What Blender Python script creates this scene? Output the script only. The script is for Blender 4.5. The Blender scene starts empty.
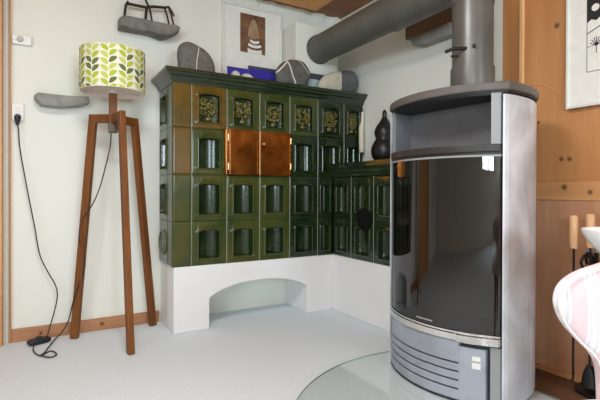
import bpy, bmesh, math, random
from mathutils import Vector, Matrix, noise
R = random.Random(7)
PI = math.pi
SC = bpy.context.scene
COL = SC.collection

# ------------------------------------------------------------------ materials
def new_mat(name):
    m = bpy.data.materials.new(name); m.use_nodes = True
    nt = m.node_tree
    return m, nt, nt.nodes['Principled BSDF']

def tc(nt, scale=(1, 1, 1), kind='Object'):
    t = nt.nodes.new('ShaderNodeTexCoord'); mp = nt.nodes.new('ShaderNodeMapping')
    mp.inputs['Scale'].default_value = scale
    nt.links.new(t.outputs[kind], mp.inputs['Vector'])
    return mp.outputs['Vector']

def noise_node(nt, vec, scale, detail=4, rough=.55, dist=0):
    n = nt.nodes.new('ShaderNodeTexNoise'); n.inputs['Scale'].default_value = scale
    n.inputs['Detail'].default_value = detail; n.inputs['Roughness'].default_value = rough
    n.inputs['Distortion'].default_value = dist
    nt.links.new(vec, n.inputs['Vector']); return n.outputs['Fac']

def ramp(nt, fac, stops):
    r = nt.nodes.new('ShaderNodeValToRGB'); e = r.color_ramp.elements
    while len(e) < len(stops): e.new(.5)
    for i, (p, c) in enumerate(stops):
        e[i].position = p; e[i].color = (c[0], c[1], c[2], 1)
    nt.links.new(fac, r.inputs['Fac']); return r.outputs['Color']

def bump(nt, b, fac, strength=.2, dist=.01):
    n = nt.nodes.new('ShaderNodeBump'); n.inputs['Strength'].default_value = strength
    n.inputs['Distance'].default_value = dist
    nt.links.new(fac, n.inputs['Height']); nt.links.new(n.outputs['Normal'], b.inputs['Normal'])

def mottled(name, c1, c2, scale=8, rough=.6, metal=0, vscale=(1, 1, 1), lo=.35, hi=.65, bmp=0, bdist=.004, detail=5, dist=0, coat=0, spec=.5, bscale=None):
    m, nt, b = new_mat(name)
    v = tc(nt, vscale)
    f = noise_node(nt, v, scale, detail, .6, dist)
    nt.links.new(ramp(nt, f, [(lo, c1), (hi, c2)]), b.inputs['Base Color'])
    b.inputs['Roughness'].default_value = rough; b.inputs['Metallic'].default_value = metal
    b.inputs['Specular IOR Level'].default_value = spec
    b.inputs['Coat Weight'].default_value = coat; b.inputs['Coat Roughness'].default_value = .06
    if bmp:
        bump(nt, b, f if bscale is None else noise_node(nt, v, bscale, 3), bmp, bdist)
    return m

def plain(name, c, rough=.5, metal=0, coat=0, spec=.5):
    c2 = tuple(x * .93 for x in c)
    return mottled(name, c, c2, 30, rough, metal, coat=coat, spec=spec)

def wood(name, c1, c2, axis='Z', scale=5, rough=.5, knots=(), spec=.4):
    m, nt, b = new_mat(name)
    st = {'X': (.12, 1, 1), 'Y': (1, .12, 1), 'Z': (1, 1, .12)}[axis]
    v = tc(nt, st)
    f1 = noise_node(nt, v, scale * 3, 6, .6, .6)
    f2 = noise_node(nt, v, scale * .5, 2, .5, 1.2)
    mx = nt.nodes.new('ShaderNodeMath'); mx.operation = 'MULTIPLY_ADD'
    mx.inputs[1].default_value = .55
    nt.links.new(f1, mx.inputs[0])
    m2 = nt.nodes.new('ShaderNodeMath'); m2.operation = 'MULTIPLY'; m2.inputs[1].default_value = .45
    nt.links.new(f2, m2.inputs[0]); nt.links.new(m2.outputs[0], mx.inputs[2])
    cur = ramp(nt, mx.outputs[0], [(.36, c1), (.64, c2)])
    pv = tc(nt)
    for kp, kr in knots:
        dn = nt.nodes.new('ShaderNodeVectorMath'); dn.operation = 'DISTANCE'
        nt.links.new(pv, dn.inputs[0]); dn.inputs[1].default_value = kp
        mr = nt.nodes.new('ShaderNodeMapRange'); nt.links.new(dn.outputs['Value'], mr.inputs['Value'])
        mr.inputs['From Min'].default_value = kr * .4; mr.inputs['From Max'].default_value = kr * 1.5
        mr.inputs['To Min'].default_value = .85; mr.inputs['To Max'].default_value = 0
        mk = nt.nodes.new('ShaderNodeMix'); mk.data_type = 'RGBA'
        nt.links.new(mr.outputs['Result'], mk.inputs['Factor']); nt.links.new(cur, mk.inputs['A'])
        mk.inputs['B'].default_value = (c1[0] * .14, c1[1] * .14, c1[2] * .14, 1); cur = mk.outputs['Result']
    nt.links.new(cur, b.inputs['Base Color'])
    b.inputs['Roughness'].default_value = rough
    b.inputs['Specular IOR Level'].default_value = spec
    bump(nt, b, f1, .08, .003)
    return m

def veined(name, c1, c2, vein, lines, wob=.03, width=.006):
    """grey stone with pale veins: lines = [(normal xyz, offset)] in object space"""
    m, nt, b = new_mat(name)
    v = tc(nt)
    f = noise_node(nt, v, 30, 6)
    base = ramp(nt, f, [(.3, c1), (.7, c2)])
    wn = noise_node(nt, v, 9, 2)
    acc = None
    for n, off, wd in lines:
        d = nt.nodes.new('ShaderNodeVectorMath'); d.operation = 'DOT_PRODUCT'
        nt.links.new(v, d.inputs[0]); d.inputs[1].default_value = n
        a = nt.nodes.new('ShaderNodeMath'); a.operation = 'MULTIPLY_ADD'
        nt.links.new(wn, a.inputs[0]); a.inputs[1].default_value = wob; nt.links.new(d.outputs['Value'], a.inputs[2])
        c = nt.nodes.new('ShaderNodeMath'); c.operation = 'COMPARE'
        nt.links.new(a.outputs[0], c.inputs[0]); c.inputs[1].default_value = off + wob * .5; c.inputs[2].default_value = wd
        if acc is None: acc = c.outputs[0]
        else:
            mx = nt.nodes.new('ShaderNodeMath'); mx.operation = 'MAXIMUM'
            nt.links.new(acc, mx.inputs[0]); nt.links.new(c.outputs[0], mx.inputs[1]); acc = mx.outputs[0]
    mix = nt.nodes.new('ShaderNodeMix'); mix.data_type = 'RGBA'
    nt.links.new(acc, mix.inputs['Factor']); nt.links.new(base, mix.inputs['A']); mix.inputs['B'].default_value = (*vein, 1)
    nt.links.new(mix.outputs['Result'], b.inputs['Base Color'])
    b.inputs['Roughness'].default_value = .7
    bump(nt, b, f, .25, .004)
    return m

def glass_mat(name, tint, gloss=.08, rough=.02, fres=1.5):
    m, nt, b = new_mat(name); nt.nodes.remove(b)
    out = nt.nodes['Material Output']
    tr = nt.nodes.new('ShaderNodeBsdfTransparent'); tr.inputs[0].default_value = (*tint, 1)
    gl = nt.nodes.new('ShaderNodeBsdfGlossy'); gl.inputs['Roughness'].default_value = rough
    fr = nt.nodes.new('ShaderNodeFresnel'); fr.inputs[0].default_value = fres
    ad = nt.nodes.new('ShaderNodeMath'); ad.operation = 'MULTIPLY_ADD'; ad.inputs[1].default_value = 1; ad.inputs[2].default_value = gloss - .04
    ad.use_clamp = True
    nt.links.new(fr.outputs[0], ad.inputs[0])
    ge = nt.nodes.new('ShaderNodeNewGeometry')
    inv = nt.nodes.new('ShaderNodeMath'); inv.operation = 'SUBTRACT'; inv.inputs[0].default_value = 1
    nt.links.new(ge.outputs['Backfacing'], inv.inputs[1])
    mu = nt.nodes.new('ShaderNodeMath'); mu.operation = 'MULTIPLY'
    nt.links.new(ad.outputs[0], mu.inputs[0]); nt.links.new(inv.outputs[0], mu.inputs[1])
    mx = nt.nodes.new('ShaderNodeMixShader')
    nt.links.new(mu.outputs[0], mx.inputs[0]); nt.links.new(tr.outputs[0], mx.inputs[1]); nt.links.new(gl.outputs[0], mx.inputs[2])
    nt.links.new(mx.outputs[0], out.inputs['Surface'])
    return m

M = {}
M['plaster'] = mottled('white_plaster', (.80, .80, .73), (.765, .77, .70), 2.2, .85, bmp=.12, bscale=60, bdist=.002)
M['plinth'] = mottled('white_plinth_plaster', (.81, .80, .795), (.78, .77, .765), 4, .85, bmp=.12, bscale=50, bdist=.002)
M['carpet'] = mottled('grey_carpet', (.64, .71, .745), (.76, .83, .865), 150, .95, bmp=.35, bdist=.005, spec=.1)
M['wood_panel'] = wood('pine_panelling', (.50, .215, .075), (.70, .36, .15), 'Z', 3.2, .45, knots=[((1.989, 1.105, .945), .010), ((1.989, 1.070, .944), .010), ((1.989, 1.128, 1.54), .012), ((1.989, 1.21, 1.12), .008)])
M['wood_shaded'] = wood('shaded_pine_wood', (.44, .205, .105), (.62, .33, .185), 'Z', 3.5, .5)  # pine darkened so its colour carries the shade below the rail
M['wood_rail'] = wood('pine_rail_wood', (.48, .21, .08), (.66, .34, .14), 'Y', 5, .45, knots=[((1.977, 1.085, .822), .012), ((1.977, .98, .800), .010)])
M['wood_batten'] = wood('pale_batten_wood', (.80, .46, .20), (.88, .56, .27), 'Z', 6, .4)
M['wood_base'] = wood('baseboard_wood', (.31, .13, .06), (.48, .24, .12), 'X', 9, .45, knots=[((.325, 2.782, .036), .011), ((.02, 2.782, .03), .009)])
M['wood_door'] = wood('door_wood', (.48, .22, .075), (.66, .34, .13), 'Z', 6, .45)
M['wood_ceil'] = wood('brown_ceiling_wood', (.20, .07, .025), (.34, .13, .045), 'X', 7, .5)
M['wood_ceil2'] = wood('orange_ceiling_wood', (.72, .30, .07), (.86, .42, .13), 'Y', 6, .4)
M['floor_strip'] = wood('dark_brown_strip', (.10, .05, .025), (.16, .08, .04), 'Y', 6, .5)
M['teak'] = wood('teak_lamp_wood', (.115, .036, .009), (.235, .085, .022), 'Z', 9, .45, spec=.25)
M['trim_white'] = plain('white_trim_paint', (.82, .83, .81), .6)
M['trim_grey'] = plain('grey_strip_paint', (.52, .49, .44), .6)

# glazed tile: deep green; olive and amber variants paint in the reflected wood
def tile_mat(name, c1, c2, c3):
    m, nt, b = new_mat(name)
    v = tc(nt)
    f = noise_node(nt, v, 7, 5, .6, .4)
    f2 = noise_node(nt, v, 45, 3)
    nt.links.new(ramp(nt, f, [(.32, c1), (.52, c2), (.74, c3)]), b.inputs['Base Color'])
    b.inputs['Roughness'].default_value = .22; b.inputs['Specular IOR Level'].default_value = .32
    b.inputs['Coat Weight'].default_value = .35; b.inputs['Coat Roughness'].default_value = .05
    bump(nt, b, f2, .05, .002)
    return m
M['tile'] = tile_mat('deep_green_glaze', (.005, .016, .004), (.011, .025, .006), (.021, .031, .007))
M['tile_reflect_olive'] = tile_mat('olive_reflection_glaze', (.026, .042, .009), (.046, .058, .011), (.072, .064, .011))
M['tile_reflect_amber'] = tile_mat('amber_reflection_glaze', (.058, .046, .006), (.10, .060, .007), (.16, .072, .008))
M['joint_highlight'] = plain('pale_joint_highlight', (.30, .32, .24), .7)  # joint colour lightened to paint the glint along the tile edges
M['cornice'] = mottled('dark_green_glaze', (.010, .024, .010), (.022, .034, .012), 12, .18, coat=.5)
M['relief'] = mottled('olive_gold_glaze', (.05, .06, .012), (.22, .17, .035), 60, .14, coat=.8)
M['copper'] = mottled('aged_copper', (.17, .045, .008), (.56, .19, .035), 8, .25, 1.0, lo=.34, hi=.66, bmp=.10, bdist=.003)
M['brass'] = mottled('worn_brass', (.75, .42, .18), (.9, .6, .3), 60, .3, 1.0)
M['soot'] = plain('black_soot_cap', (.004, .004, .004), .85, spec=.15)
M['ring'] = mottled('pale_green_ring', (.16, .18, .10), (.09, .10, .05), 30, .35)
M['stove_steel'] = mottled('grey_painted_steel', (.31, .335, .385), (.43, .46, .52), 5, .42, .35, bmp=.03, bscale=200)
M['stove_panel'] = mottled('grey_stone_panel', (.34, .34, .35), (.74, .77, .83), 3.0, .30, 0, lo=.3, hi=.7, detail=8, dist=.6, bmp=.04, bscale=150)  # stone mottling; its pale blue patches paint in the glossy reflection
M['stove_top'] = mottled('warm_grey_cast_top', (.10, .087, .077), (.15, .131, .116), 6, .5, .2)
M['lip'] = mottled('dark_cast_lip', (.028, .026, .024), (.045, .042, .039), 8, .5, .2)
M['stove_black'] = plain('matt_black_iron', (.012, .012, .013), .5)
M['stove_in'] = mottled('niche_grey', (.13, .13, .137), (.18, .18, .188), 4, .5, .2)
M['chrome'] = mottled('brushed_chrome', (.72, .71, .69), (.80, .79, .77), 30, .15, 1.0)
M['light_strip'] = plain('light_grey_strip', (.30, .305, .31), .55, .1)
M['fire_in'] = mottled('firebox_lining', (.06, .045, .036), (.12, .095, .08), 6, .85)
M['stove_glass'] = glass_mat('smoked_stove_glass', (.42, .38, .36), .09, .015)
M['pipe'] = mottled('dark_grey_flue', (.105, .105, .092), (.14, .14, .122), 5, .52, .25)
M['pipe2'] = mottled('grey_flue', (.115, .11, .10), (.155, .148, .135), 5, .34, .35)
M['black'] = plain('black_metal', (.012, .012, .012), .45, .3)
M['cable'] = plain('black_cable', (.012, .012, .014), .5)
M['hearth'] = glass_mat('clear_hearth_glass', (.985, .997, .992), .13, .05)
M['hearth_edge'] = plain('green_glass_edge', (.22, .31, .27), .2)
M['shade'] = plain('cream_lamp_fabric', (.82, .78, .65), .9)
M['shade_in'] = plain('white_shade_lining', (.88, .85, .82), .9)
M['leaf1'] = plain('lime_print', (.42, .50, .04), .9)
M['leaf2'] = plain('pale_lime_print', (.52, .58, .14), .9)
M['leaf3'] = plain('olive_print', (.13, .17, .05), .9)
M['socket_box'] = plain('bronze_box', (.11, .075, .045), .5, .3)
M['white_plastic'] = plain('white_plastic', (.80, .80, .76), .4)
M['grey_plastic'] = plain('grey_plastic', (.45, .45, .42), .5)
M['slate'] = mottled('grey_slate', (.20, .20, .18), (.34, .34, .31), 14, .8, bmp=.5, bdist=.01, lo=.3, hi=.7)
M['slate2'] = mottled('brown_grey_slate', (.12, .115, .10), (.25, .24, .21), 12, .8, bmp=.5, bdist=.01, lo=.3, hi=.7)
M['iron'] = plain('dark_iron_rod', (.03, .022, .02), .5, .5)
M['board'] = wood('brown_board', (.11, .065, .035), (.19, .115, .065), 'Y', 9, .7)
M['stone1'] = veined('grey_stone_one_vein', (.085, .08, .066), (.16, .15, .125), (.70, .68, .60), [((1, 0, -.12), .0, .0024)], .02)
M['stone2'] = veined('grey_stone_many_veins', (.075, .073, .062), (.135, .132, .115), (.72, .66, .58), [((.91, 0, .40), -.035, .0045), ((.75, 0, -.66), -.09, .0035), ((.62, 0, .78), .105, .003), ((.7, 0, .7), .07, .002)], .02)
M['stone3'] = mottled('beige_stone', (.50, .46, .36), (.68, .63, .50), 22, .85, bmp=.3)
M['stone3b'] = mottled('dark_grey_stone', (.10, .10, .105), (.15, .15, .155), 25, .75, bmp=.2)
M['pale_stone'] = mottled('pale_pebble_stone', (.42, .42, .40), (.62, .62, .58), 30, .7)
M['blue'] = mottled('cobalt_glaze', (.025, .022, .26), (.05, .045, .40), 8, .25, coat=.4)
M['blue_edge'] = plain('dark_tile_edge', (.06, .06, .09), .5)
M['pale_blue'] = mottled('pale_blue_glaze', (.36, .48, .50), (.44, .56, .56), 10, .3)
M['mat_white'] = plain('white_mount', (.84, .83, .77), .8)
M['frame_white'] = plain('cream_frame', (.80, .79, .71), .5)
M['frame_silver'] = plain('pale_frame', (.74, .73, .68), .4)
M['frame_back'] = plain('dark_frame_back', (.05, .03, .02), .7)
M['sepia'] = mottled('sepia_print', (.10, .045, .018), (.24, .12, .055), 14, .7)
M['sepia2'] = mottled('sepia_light_print', (.30, .17, .09), (.42, .28, .17), 20, .7)
M['ink'] = plain('black_ink', (.018, .018, .02), .8)
M['grey_ink'] = plain('grey_ink', (.28, .28, .28), .8)
M['black_pot'] = mottled('black_iron_pot', (.006, .006, .007), (.014, .013, .014), 20, .38)
M['pale_rod'] = plain('ivory_rod', (.80, .74, .60), .4)
M['peach'] = wood('peach_turned_wood', (.58, .32, .15), (.74, .47, .26), 'Z', 12, .5)
M['ceramic'] = plain('white_ceramic', (.86, .86, .85), .18)
M['table_wood'] = wood('table_wood', (.20, .10, .05), (.30, .16, .08), 'X', 5, .45)
M['piping'] = plain('white_piping', (.85, .83, .80), .8)
M['pane'] = glass_mat('window_glass', (.97, .98, .98), .04)

def stripe_mat():
    m, nt, b = new_mat('pink_striped_fabric')
    v = tc(nt)
    sx = nt.nodes.new('ShaderNodeSeparateXYZ'); nt.links.new(v, sx.inputs[0])
    def mth(op, a, bb):
        n = nt.nodes.new('ShaderNodeMath'); n.operation = op
        for i, q in enumerate((a, bb)):
            if isinstance(q, (int, float)): n.inputs[i].default_value = q
            else: nt.links.new(q, n.inputs[i])
        return n.outputs[0]
    s = mth('ADD', sx.outputs['X'], 2.0)
    s = mth('DIVIDE', s, .046)
    s = mth('FRACT', s, 0)
    r = nt.nodes.new('ShaderNodeValToRGB'); r.color_ramp.interpolation = 'CONSTANT'
    pink = (.78, .62, .65); wht = (.82, .80, .81); gry = (.68, .68, .73)
    st = [(0, pink), (.48, wht), (.56, gry), (.62, wht), (.80, gry), (.86, wht), (.94, pink)]
    e = r.color_ramp.elements
    while len(e) < len(st): e.new(.5)
    for i, (p, c) in enumerate(st): e[i].position = p; e[i].color = (*c, 1)
    nt.links.new(s, r.inputs['Fac'])
    nt.links.new(r.outputs['Color'], b.inputs['Base Color'])
    b.inputs['Roughness'].default_value = .9
    bump(nt, b, noise_node(nt, v, 500, 2), .2, .002)
    return m
M['stripe'] = stripe_mat()

# ------------------------------------------------------------------ mesh helpers
def add_box(bm, x0, y0, z0, x1, y1, z1, mi=0, rot=None, bevel=0):
    r = bmesh.ops.create_cube(bm, size=1)
    vs = r['verts']
    c = Vector(((x0 + x1) / 2, (y0 + y1) / 2, (z0 + z1) / 2))
    s = (x1 - x0, y1 - y0, z1 - z0)
    for v in vs:
        v.co = Vector((v.co.x * s[0], v.co.y * s[1], v.co.z * s[2]))
        if rot: v.co = rot @ v.co
        v.co += c
    fs = {f for v in vs for f in v.link_faces}
    for f in fs: f.material_index = mi
    if bevel:
        es = {e for f in fs for e in f.edges}
        bmesh.ops.bevel(bm, geom=list(es), offset=bevel, segments=2, affect='EDGES', profile=.5, material=-1)
    return vs

def add_bar(bm, p, q, w, h, mi=0, up=Vector((0, 0, 1)), w2=None, h2=None):
    """square bar from p to q, w across and h along 'up'"""
    p = Vector(p); q = Vector(q); d = (q - p).normalized()
    a = d.cross(up); a = a.normalized() if a.length > 1e-5 else Vector((1, 0, 0))
    b = a.cross(d).normalized()
    w2 = w2 or w; h2 = h2 or h
    ring = []
    for c, ww, hh in ((p, w, h), (q, w2, h2)):
        ring.append([bm.verts.new(c + a * sx * ww / 2 + b * sy * hh / 2) for sx, sy in ((-1, -1), (1, -1), (1, 1), (-1, 1))])
    fs = [bm.faces.new(list(reversed(ring[0]))), bm.faces.new(ring[1])]
    for i in range(4):
        j = (i + 1) % 4
        fs.append(bm.faces.new((ring[0][i], ring[0][j], ring[1][j], ring[1][i])))
    for f in fs: f.material_index = mi

def smooth_path(pts, n=6):
    pts = [Vector(p) for p in pts]
    out = []
    for i in range(len(pts) - 1):
        p0 = pts[max(i - 1, 0)]; p1 = pts[i]; p2 = pts[i + 1]; p3 = pts[min(i + 2, len(pts) - 1)]
        for k in range(n):
            t = k / n
            out.append(.5 * ((2 * p1) + (p2 - p0) * t + (2 * p0 - 5 * p1 + 4 * p2 - p3) * t * t + (3 * p1 - p0 - 3 * p2 + p3) * t ** 3))
    out.append(pts[-1]); return out

def add_tube(bm, pts, r, seg=8, mi=0, caps=True, closed=False):
    pts = [Vector(p) for p in pts]; n = len(pts)
    rad = r if isinstance(r, (list, tuple)) else [r] * n
    rings = []; ref = None
    for i, p in enumerate(pts):
        if closed: d = pts[(i + 1) % n] - pts[i - 1]
        else: d = pts[min(i + 1, n - 1)] - pts[max(i - 1, 0)]
        d.normalize()
        if ref is None:
            ref = d.orthogonal().normalized()
        ref = (ref - d * ref.dot(d)).normalized()
        b = d.cross(ref)
        rings.append([bm.verts.new(p + (ref * math.cos(2 * PI * k / seg) + b * math.sin(2 * PI * k / seg)) * rad[i]) for k in range(seg)])
    rng = range(n) if closed else range(n - 1)
    for i in rng:
        a, c = rings[i], rings[(i + 1) % n]
        for k in range(seg):
            f = bm.faces.new((a[k], a[(k + 1) % seg], c[(k + 1) % seg], c[k])); f.smooth = True; f.material_index = mi
    if caps and not closed:
        f = bm.faces.new(list(reversed(rings[0]))); f.material_index = mi
        f = bm.faces.new(rings[-1]); f.material_index = mi

def add_lathe(bm, prof, cx, cy, z0=0, seg=32, mi=0, axis='Z'):
    """prof: list of (r, z)"""
    rings = []
    for r, z in prof:
        ring = []
        for k in range(seg):
            a = 2 * PI * k / seg
            ring.append(bm.verts.new((cx + r * math.cos(a), cy + r * math.sin(a), z0 + z)))
        rings.append(ring)
    for a, b in zip(rings, rings[1:]):
        for k in range(seg):
            f = bm.faces.new((a[k], a[(k + 1) % seg], b[(k + 1) % seg], b[k])); f.smooth = True; f.material_index = mi
    f = bm.faces.new(list(reversed(rings[0]))); f.material_index = mi
    f = bm.faces.new(rings[-1]); f.material_index = mi

def add_prism(bm, outline, fn0, fn1, mi=0):
    """outline 2d points; fn0/fn1 map (a,b) to 3d for the two ends"""
    A = [bm.verts.new(fn0(a, b)) for a, b in outline]
    B = [bm.verts.new(fn1(a, b)) for a, b in outline]
    f = bm.faces.new(A); f.material_index = mi
    f = bm.faces.new(list(reversed(B))); f.material_index = mi
    n = len(A)
    for i in range(n):
        j = (i + 1) % n
        f = bm.faces.new((A[j], A[i], B[i], B[j])); f.material_index = mi

def resample(outl, n, closed=True):
    pts = [Vector((a, b, 0)) for a, b in outl]
    if closed:
        ext = [pts[-1]] + pts + [pts[0], pts[1]]
        sm = []
        for i in range(1, len(ext) - 2):
            p0, p1, p2, p3 = ext[i - 1], ext[i], ext[i + 1], ext[i + 2]
            for k in range(6):
                t = k / 6
                sm.append(.5 * ((2 * p1) + (p2 - p0) * t + (2 * p0 - 5 * p1 + 4 * p2 - p3) * t * t + (3 * p1 - p0 - 3 * p2 + p3) * t ** 3))
    return [(p.x, p.y) for p in sm]

def add_pebble(bm, outline, thick, origin, U, V, N, mi=0, rough=.0, flat=.35, seed=0, smooth=True, split=None):
    """lens or slab shaped body grown from an outline in the U,V plane, thick along N (both ways)"""
    U, V, N, O = Vector(U), Vector(V), Vector(N), Vector(origin)
    pts = resample(outline, 0) if smooth else outline
    cx = sum(p[0] for p in pts) / len(pts); cy = sum(p[1] for p in pts) / len(pts)
    K = 7; rings = []
    for i in range(-K, K + 1):
        t = i / K * PI / 2
        k = abs(math.cos(t)) ** flat; d = math.sin(t)
        if abs(i) == K: k = .02
        ring = []
        for (a, b) in pts:
            p = O + U * (cx + (a - cx) * k) + V * (cy + (b - cy) * k) + N * (d * thick / 2)
            if rough:
                p += noise.noise_vector(p * 14 + Vector((seed, 0, 0))) * rough + noise.noise_vector(p * 45 + Vector((0, seed, 0))) * rough * .45
            ring.append(bm.verts.new(p))
        rings.append(ring)
    n = len(pts)
    for a, b in zip(rings, rings[1:]):
        for k in range(n):
            f = bm.faces.new((a[k], a[(k + 1) % n], b[(k + 1) % n], b[k])); f.smooth = True; f.material_index = mi
            if split and split(f.calc_center_median()): f.material_index = mi + 1
    for r_, rev in ((rings[0], True), (rings[-1], False)):
        f = bm.faces.new(list(reversed(r_)) if rev else r_); f.material_index = mi
        if split and split(f.calc_center_median()): f.material_index = mi + 1

def sharpen(bm, lim=.9):
    for e in bm.edges:
        if len(e.link_faces) == 2 and e.calc_face_angle(0) > lim: e.smooth = False
def obj(name, bm, mats, parent=None, bevel=0, fixn=True, off=None):
    if fixn: bmesh.ops.recalc_face_normals(bm, faces=bm.faces[:])
    me = bpy.data.meshes.new(name)
    if off is not None:
        for v in bm.verts: v.co -= Vector(off)
    sharpen(bm); bm.to_mesh(me); bm.free()
    for m in (mats if isinstance(mats, (list, tuple)) else [mats]): me.materials.append(m)
    o = bpy.data.objects.new(name, me); COL.objects.link(o)
    if off is not None: o.location = off
    if parent is not None:
        o.parent = parent
        if off is None: o.location = -parent.location if parent.type == 'EMPTY' and parent.parent is None else (0, 0, 0)
        else: o.location = Vector(off) - parent.location
    if bevel:
        b = o.modifiers.new('bevel', 'BEVEL'); b.width = bevel; b.segments = 2; b.limit_method = 'ANGLE'; b.angle_limit = .7
    return o
# parts are modelled in world coordinates unless a thing is built in its own frame (local=True)
def part(name, bm, mats, parent, bevel=0, label=None, local=False):
    if not local: bm.transform(world_of(parent).inverted())
    bmesh.ops.recalc_face_normals(bm, faces=bm.faces[:])
    sharpen(bm)
    me = bpy.data.meshes.new(name); bm.to_mesh(me); bm.free()
    for m in (mats if isinstance(mats, (list, tuple)) else [mats]): me.materials.append(m)
    o = bpy.data.objects.new(name, me); COL.objects.link(o); o.parent = parent
    if bevel:
        b = o.modifiers.new('bevel', 'BEVEL'); b.width = bevel; b.segments = 2; b.limit_method = 'ANGLE'; b.angle_limit = .7
    if label: o['label'] = label
    return o
def world_of(o):
    m = Matrix.Translation(o.location) @ o.rotation_euler.to_matrix().to_4x4()
    return world_of(o.parent) @ m if o.parent else m

def thing(name, label, cat, loc=(0, 0, 0), rotz=0, group=None):
    o = bpy.data.objects.new(name, None); COL.objects.link(o)
    o.location = loc; o.rotation_euler = (0, 0, rotz); o.empty_display_size = .05
    o['label'] = label; o['category'] = cat
    if group: o['group'] = group
    return o
def tag(o, label, cat, group=None):
    o['label'] = label; o['category'] = cat
    if group: o['group'] = group
    return o
def single(name, bm, mats, label, cat, off, bevel=0, group=None):
    return tag(obj(name, bm, mats, off=off, bevel=bevel), label, cat, group)
def struct(name, bm, mats, bevel=0):
    o = obj(name, bm, mats, bevel=bevel); o['kind'] = 'structure'; return o
def BM(): return bmesh.new()

# ------------------------------------------------------------------ dimensions
YB = 2.80; XW = 1.989; ZC = 2.11; XL = -3.0; YR = -4.2
YF = 2.4914; OX0 = .65; XI = 1.7314; ZT = .373
ROWS = [.373, .628, .895, 1.160, 1.415]
COLS = [.757, .970, 1.183, 1.397, 1.610, 1.824, XW]

# ------------------------------------------------------------------ room shell
b = BM(); add_box(b, XL - .15, YR - .15, -.12, XW + .15, YB + .15, 0); struct('floor', b, M['carpet'])
b = BM(); add_box(b, XL, YR, ZC, XW, YB, ZC + .1); struct('ceiling', b, M['wood_ceil'])
b = BM(); add_box(b, XL - .15, YB, 0, XW + .15, YB + .15, ZC + .1); struct('wall_back', b, M['plaster'])
b = BM(); add_box(b, XW, 1.395, 0, XW + .15, YB, ZC + .1); struct('wall_right', b, M['plaster'])
b = BM(); add_box(b, XW, YR, 0, XW + .15, 1.395, ZC + .1); struct('wall_right_panelled', b, M['wood_panel'])

def wall_with_holes(axis, at, thick, u0, u1, holes):
    """axis 'x': wall in the plane x=at; u along the wall"""
    b = BM()
    def bx(a0, z0, a1, z1):
        if axis == 'y': add_box(b, a0, min(at, at + thick), z0, a1, max(at, at + thick), z1)
        else: add_box(b, min(at, at + thick), a0, z0, max(at, at + thick), a1, z1)
    cur = u0
    for (a0, z0, a1, z1) in holes:
        bx(cur, 0, a0, ZC + .1); bx(a0, 0, a1, z0); bx(a0, z1, a1, ZC + .1); cur = a1
    bx(cur, 0, u1, ZC + .1)
    return b
REAR = [(-2.80, 1.08, -1.75, 1.98), (.0, .80, 1.55, 1.98)]
LEFT = [(-3.3, 1.08, -1.7, 1.98)]
struct('wall_rear', wall_with_holes('y', YR, -.15, XL - .15, XW + .15, REAR), M['plaster'])
struct('wall_left', wall_with_holes('x', XL, -.15, YR, YB, LEFT), M['plaster'])
wn = 0
for ax, at, H in (('y', YR, REAR), ('x', XL, LEFT)):
    for (a0, z0, a1, z1) in H:
        wn += 1
        b = BM()
        def bx(p0, q0, p1, q1, d0, d1):
            if ax == 'y': add_box(b, p0, at - d1, q0, p1, at - d0, q1)
            else: add_box(b, at - d1, p0, q0, at - d0, p1, q1)
        w = .06
        bx(a0, z0, a0 + w, z1, .05, .11); bx(a1 - w, z0, a1, z1, .05, .11)
        bx(a0, z0, a1, z0 + w, .05, .11); bx(a0, z1 - w, a1, z1, .05, .11)
        mid = (a0 + a1) / 2
        bx(mid - .04, z0, mid + .04, z1, .05, .11)
        win = struct('window_%d' % wn, b, M['trim_white'])
        b = BM(); bx(a0 + w, z0 + w, mid - .04, z1 - w, .077, .083); bx(mid + .04, z0 + w, a1 - w, z1 - w, .077, .083)
        g = obj('pane', b, M['pane']); g.parent = win

# chimney breast standing on the oven top, in front of the back wall
b = BM(); add_box(b, 1.506, 2.61, 1.4805, 1.841, YB, 1.945); struct('wall_chimney', b, M['plaster'], .004)
# rough plaster fillet along the top of the back wall
b = BM()
N_ = 120; top = []; bot = []; wallb = []
for i in range(N_ + 1):
    x = XL + (XW - XL) * i / N_
    d = .035 + .018 * math.sin(x * 46) * (.6 + .4 * math.sin(x * 7)) + .012 * noise.noise(Vector((x * 9, 0, 0)))
    top.append(b.verts.new((x, YB - d, ZC))); bot.append(b.verts.new((x, YB - d * .75, ZC - .016))); wallb.append(b.verts.new((x, YB, ZC - .055)))
for i in range(N_):
    b.faces.new((top[i], top[i + 1], bot[i + 1], bot[i])); b.faces.new((bot[i], bot[i + 1], wallb[i + 1], wallb[i]))
struct('trim_1', b, M['plaster'])
# dropped orange ceiling panel
b = BM(); add_box(b, -.9, -1.9, ZC - .028, 1.715, 2.680, ZC - .0005); struct('trim_2', b, M['wood_ceil2'], .004)
# baseboard and low skirting line
b = BM(); add_box(b, -.114, YB - .018, 0, .648, YB, .067); struct('baseboard_back', b, M['wood_base'], .003)
b = BM(); add_box(b, -.114, YB - .004, .0672, .648, YB, .114); struct('trim_3', b, M['plaster'], .0015)
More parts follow.
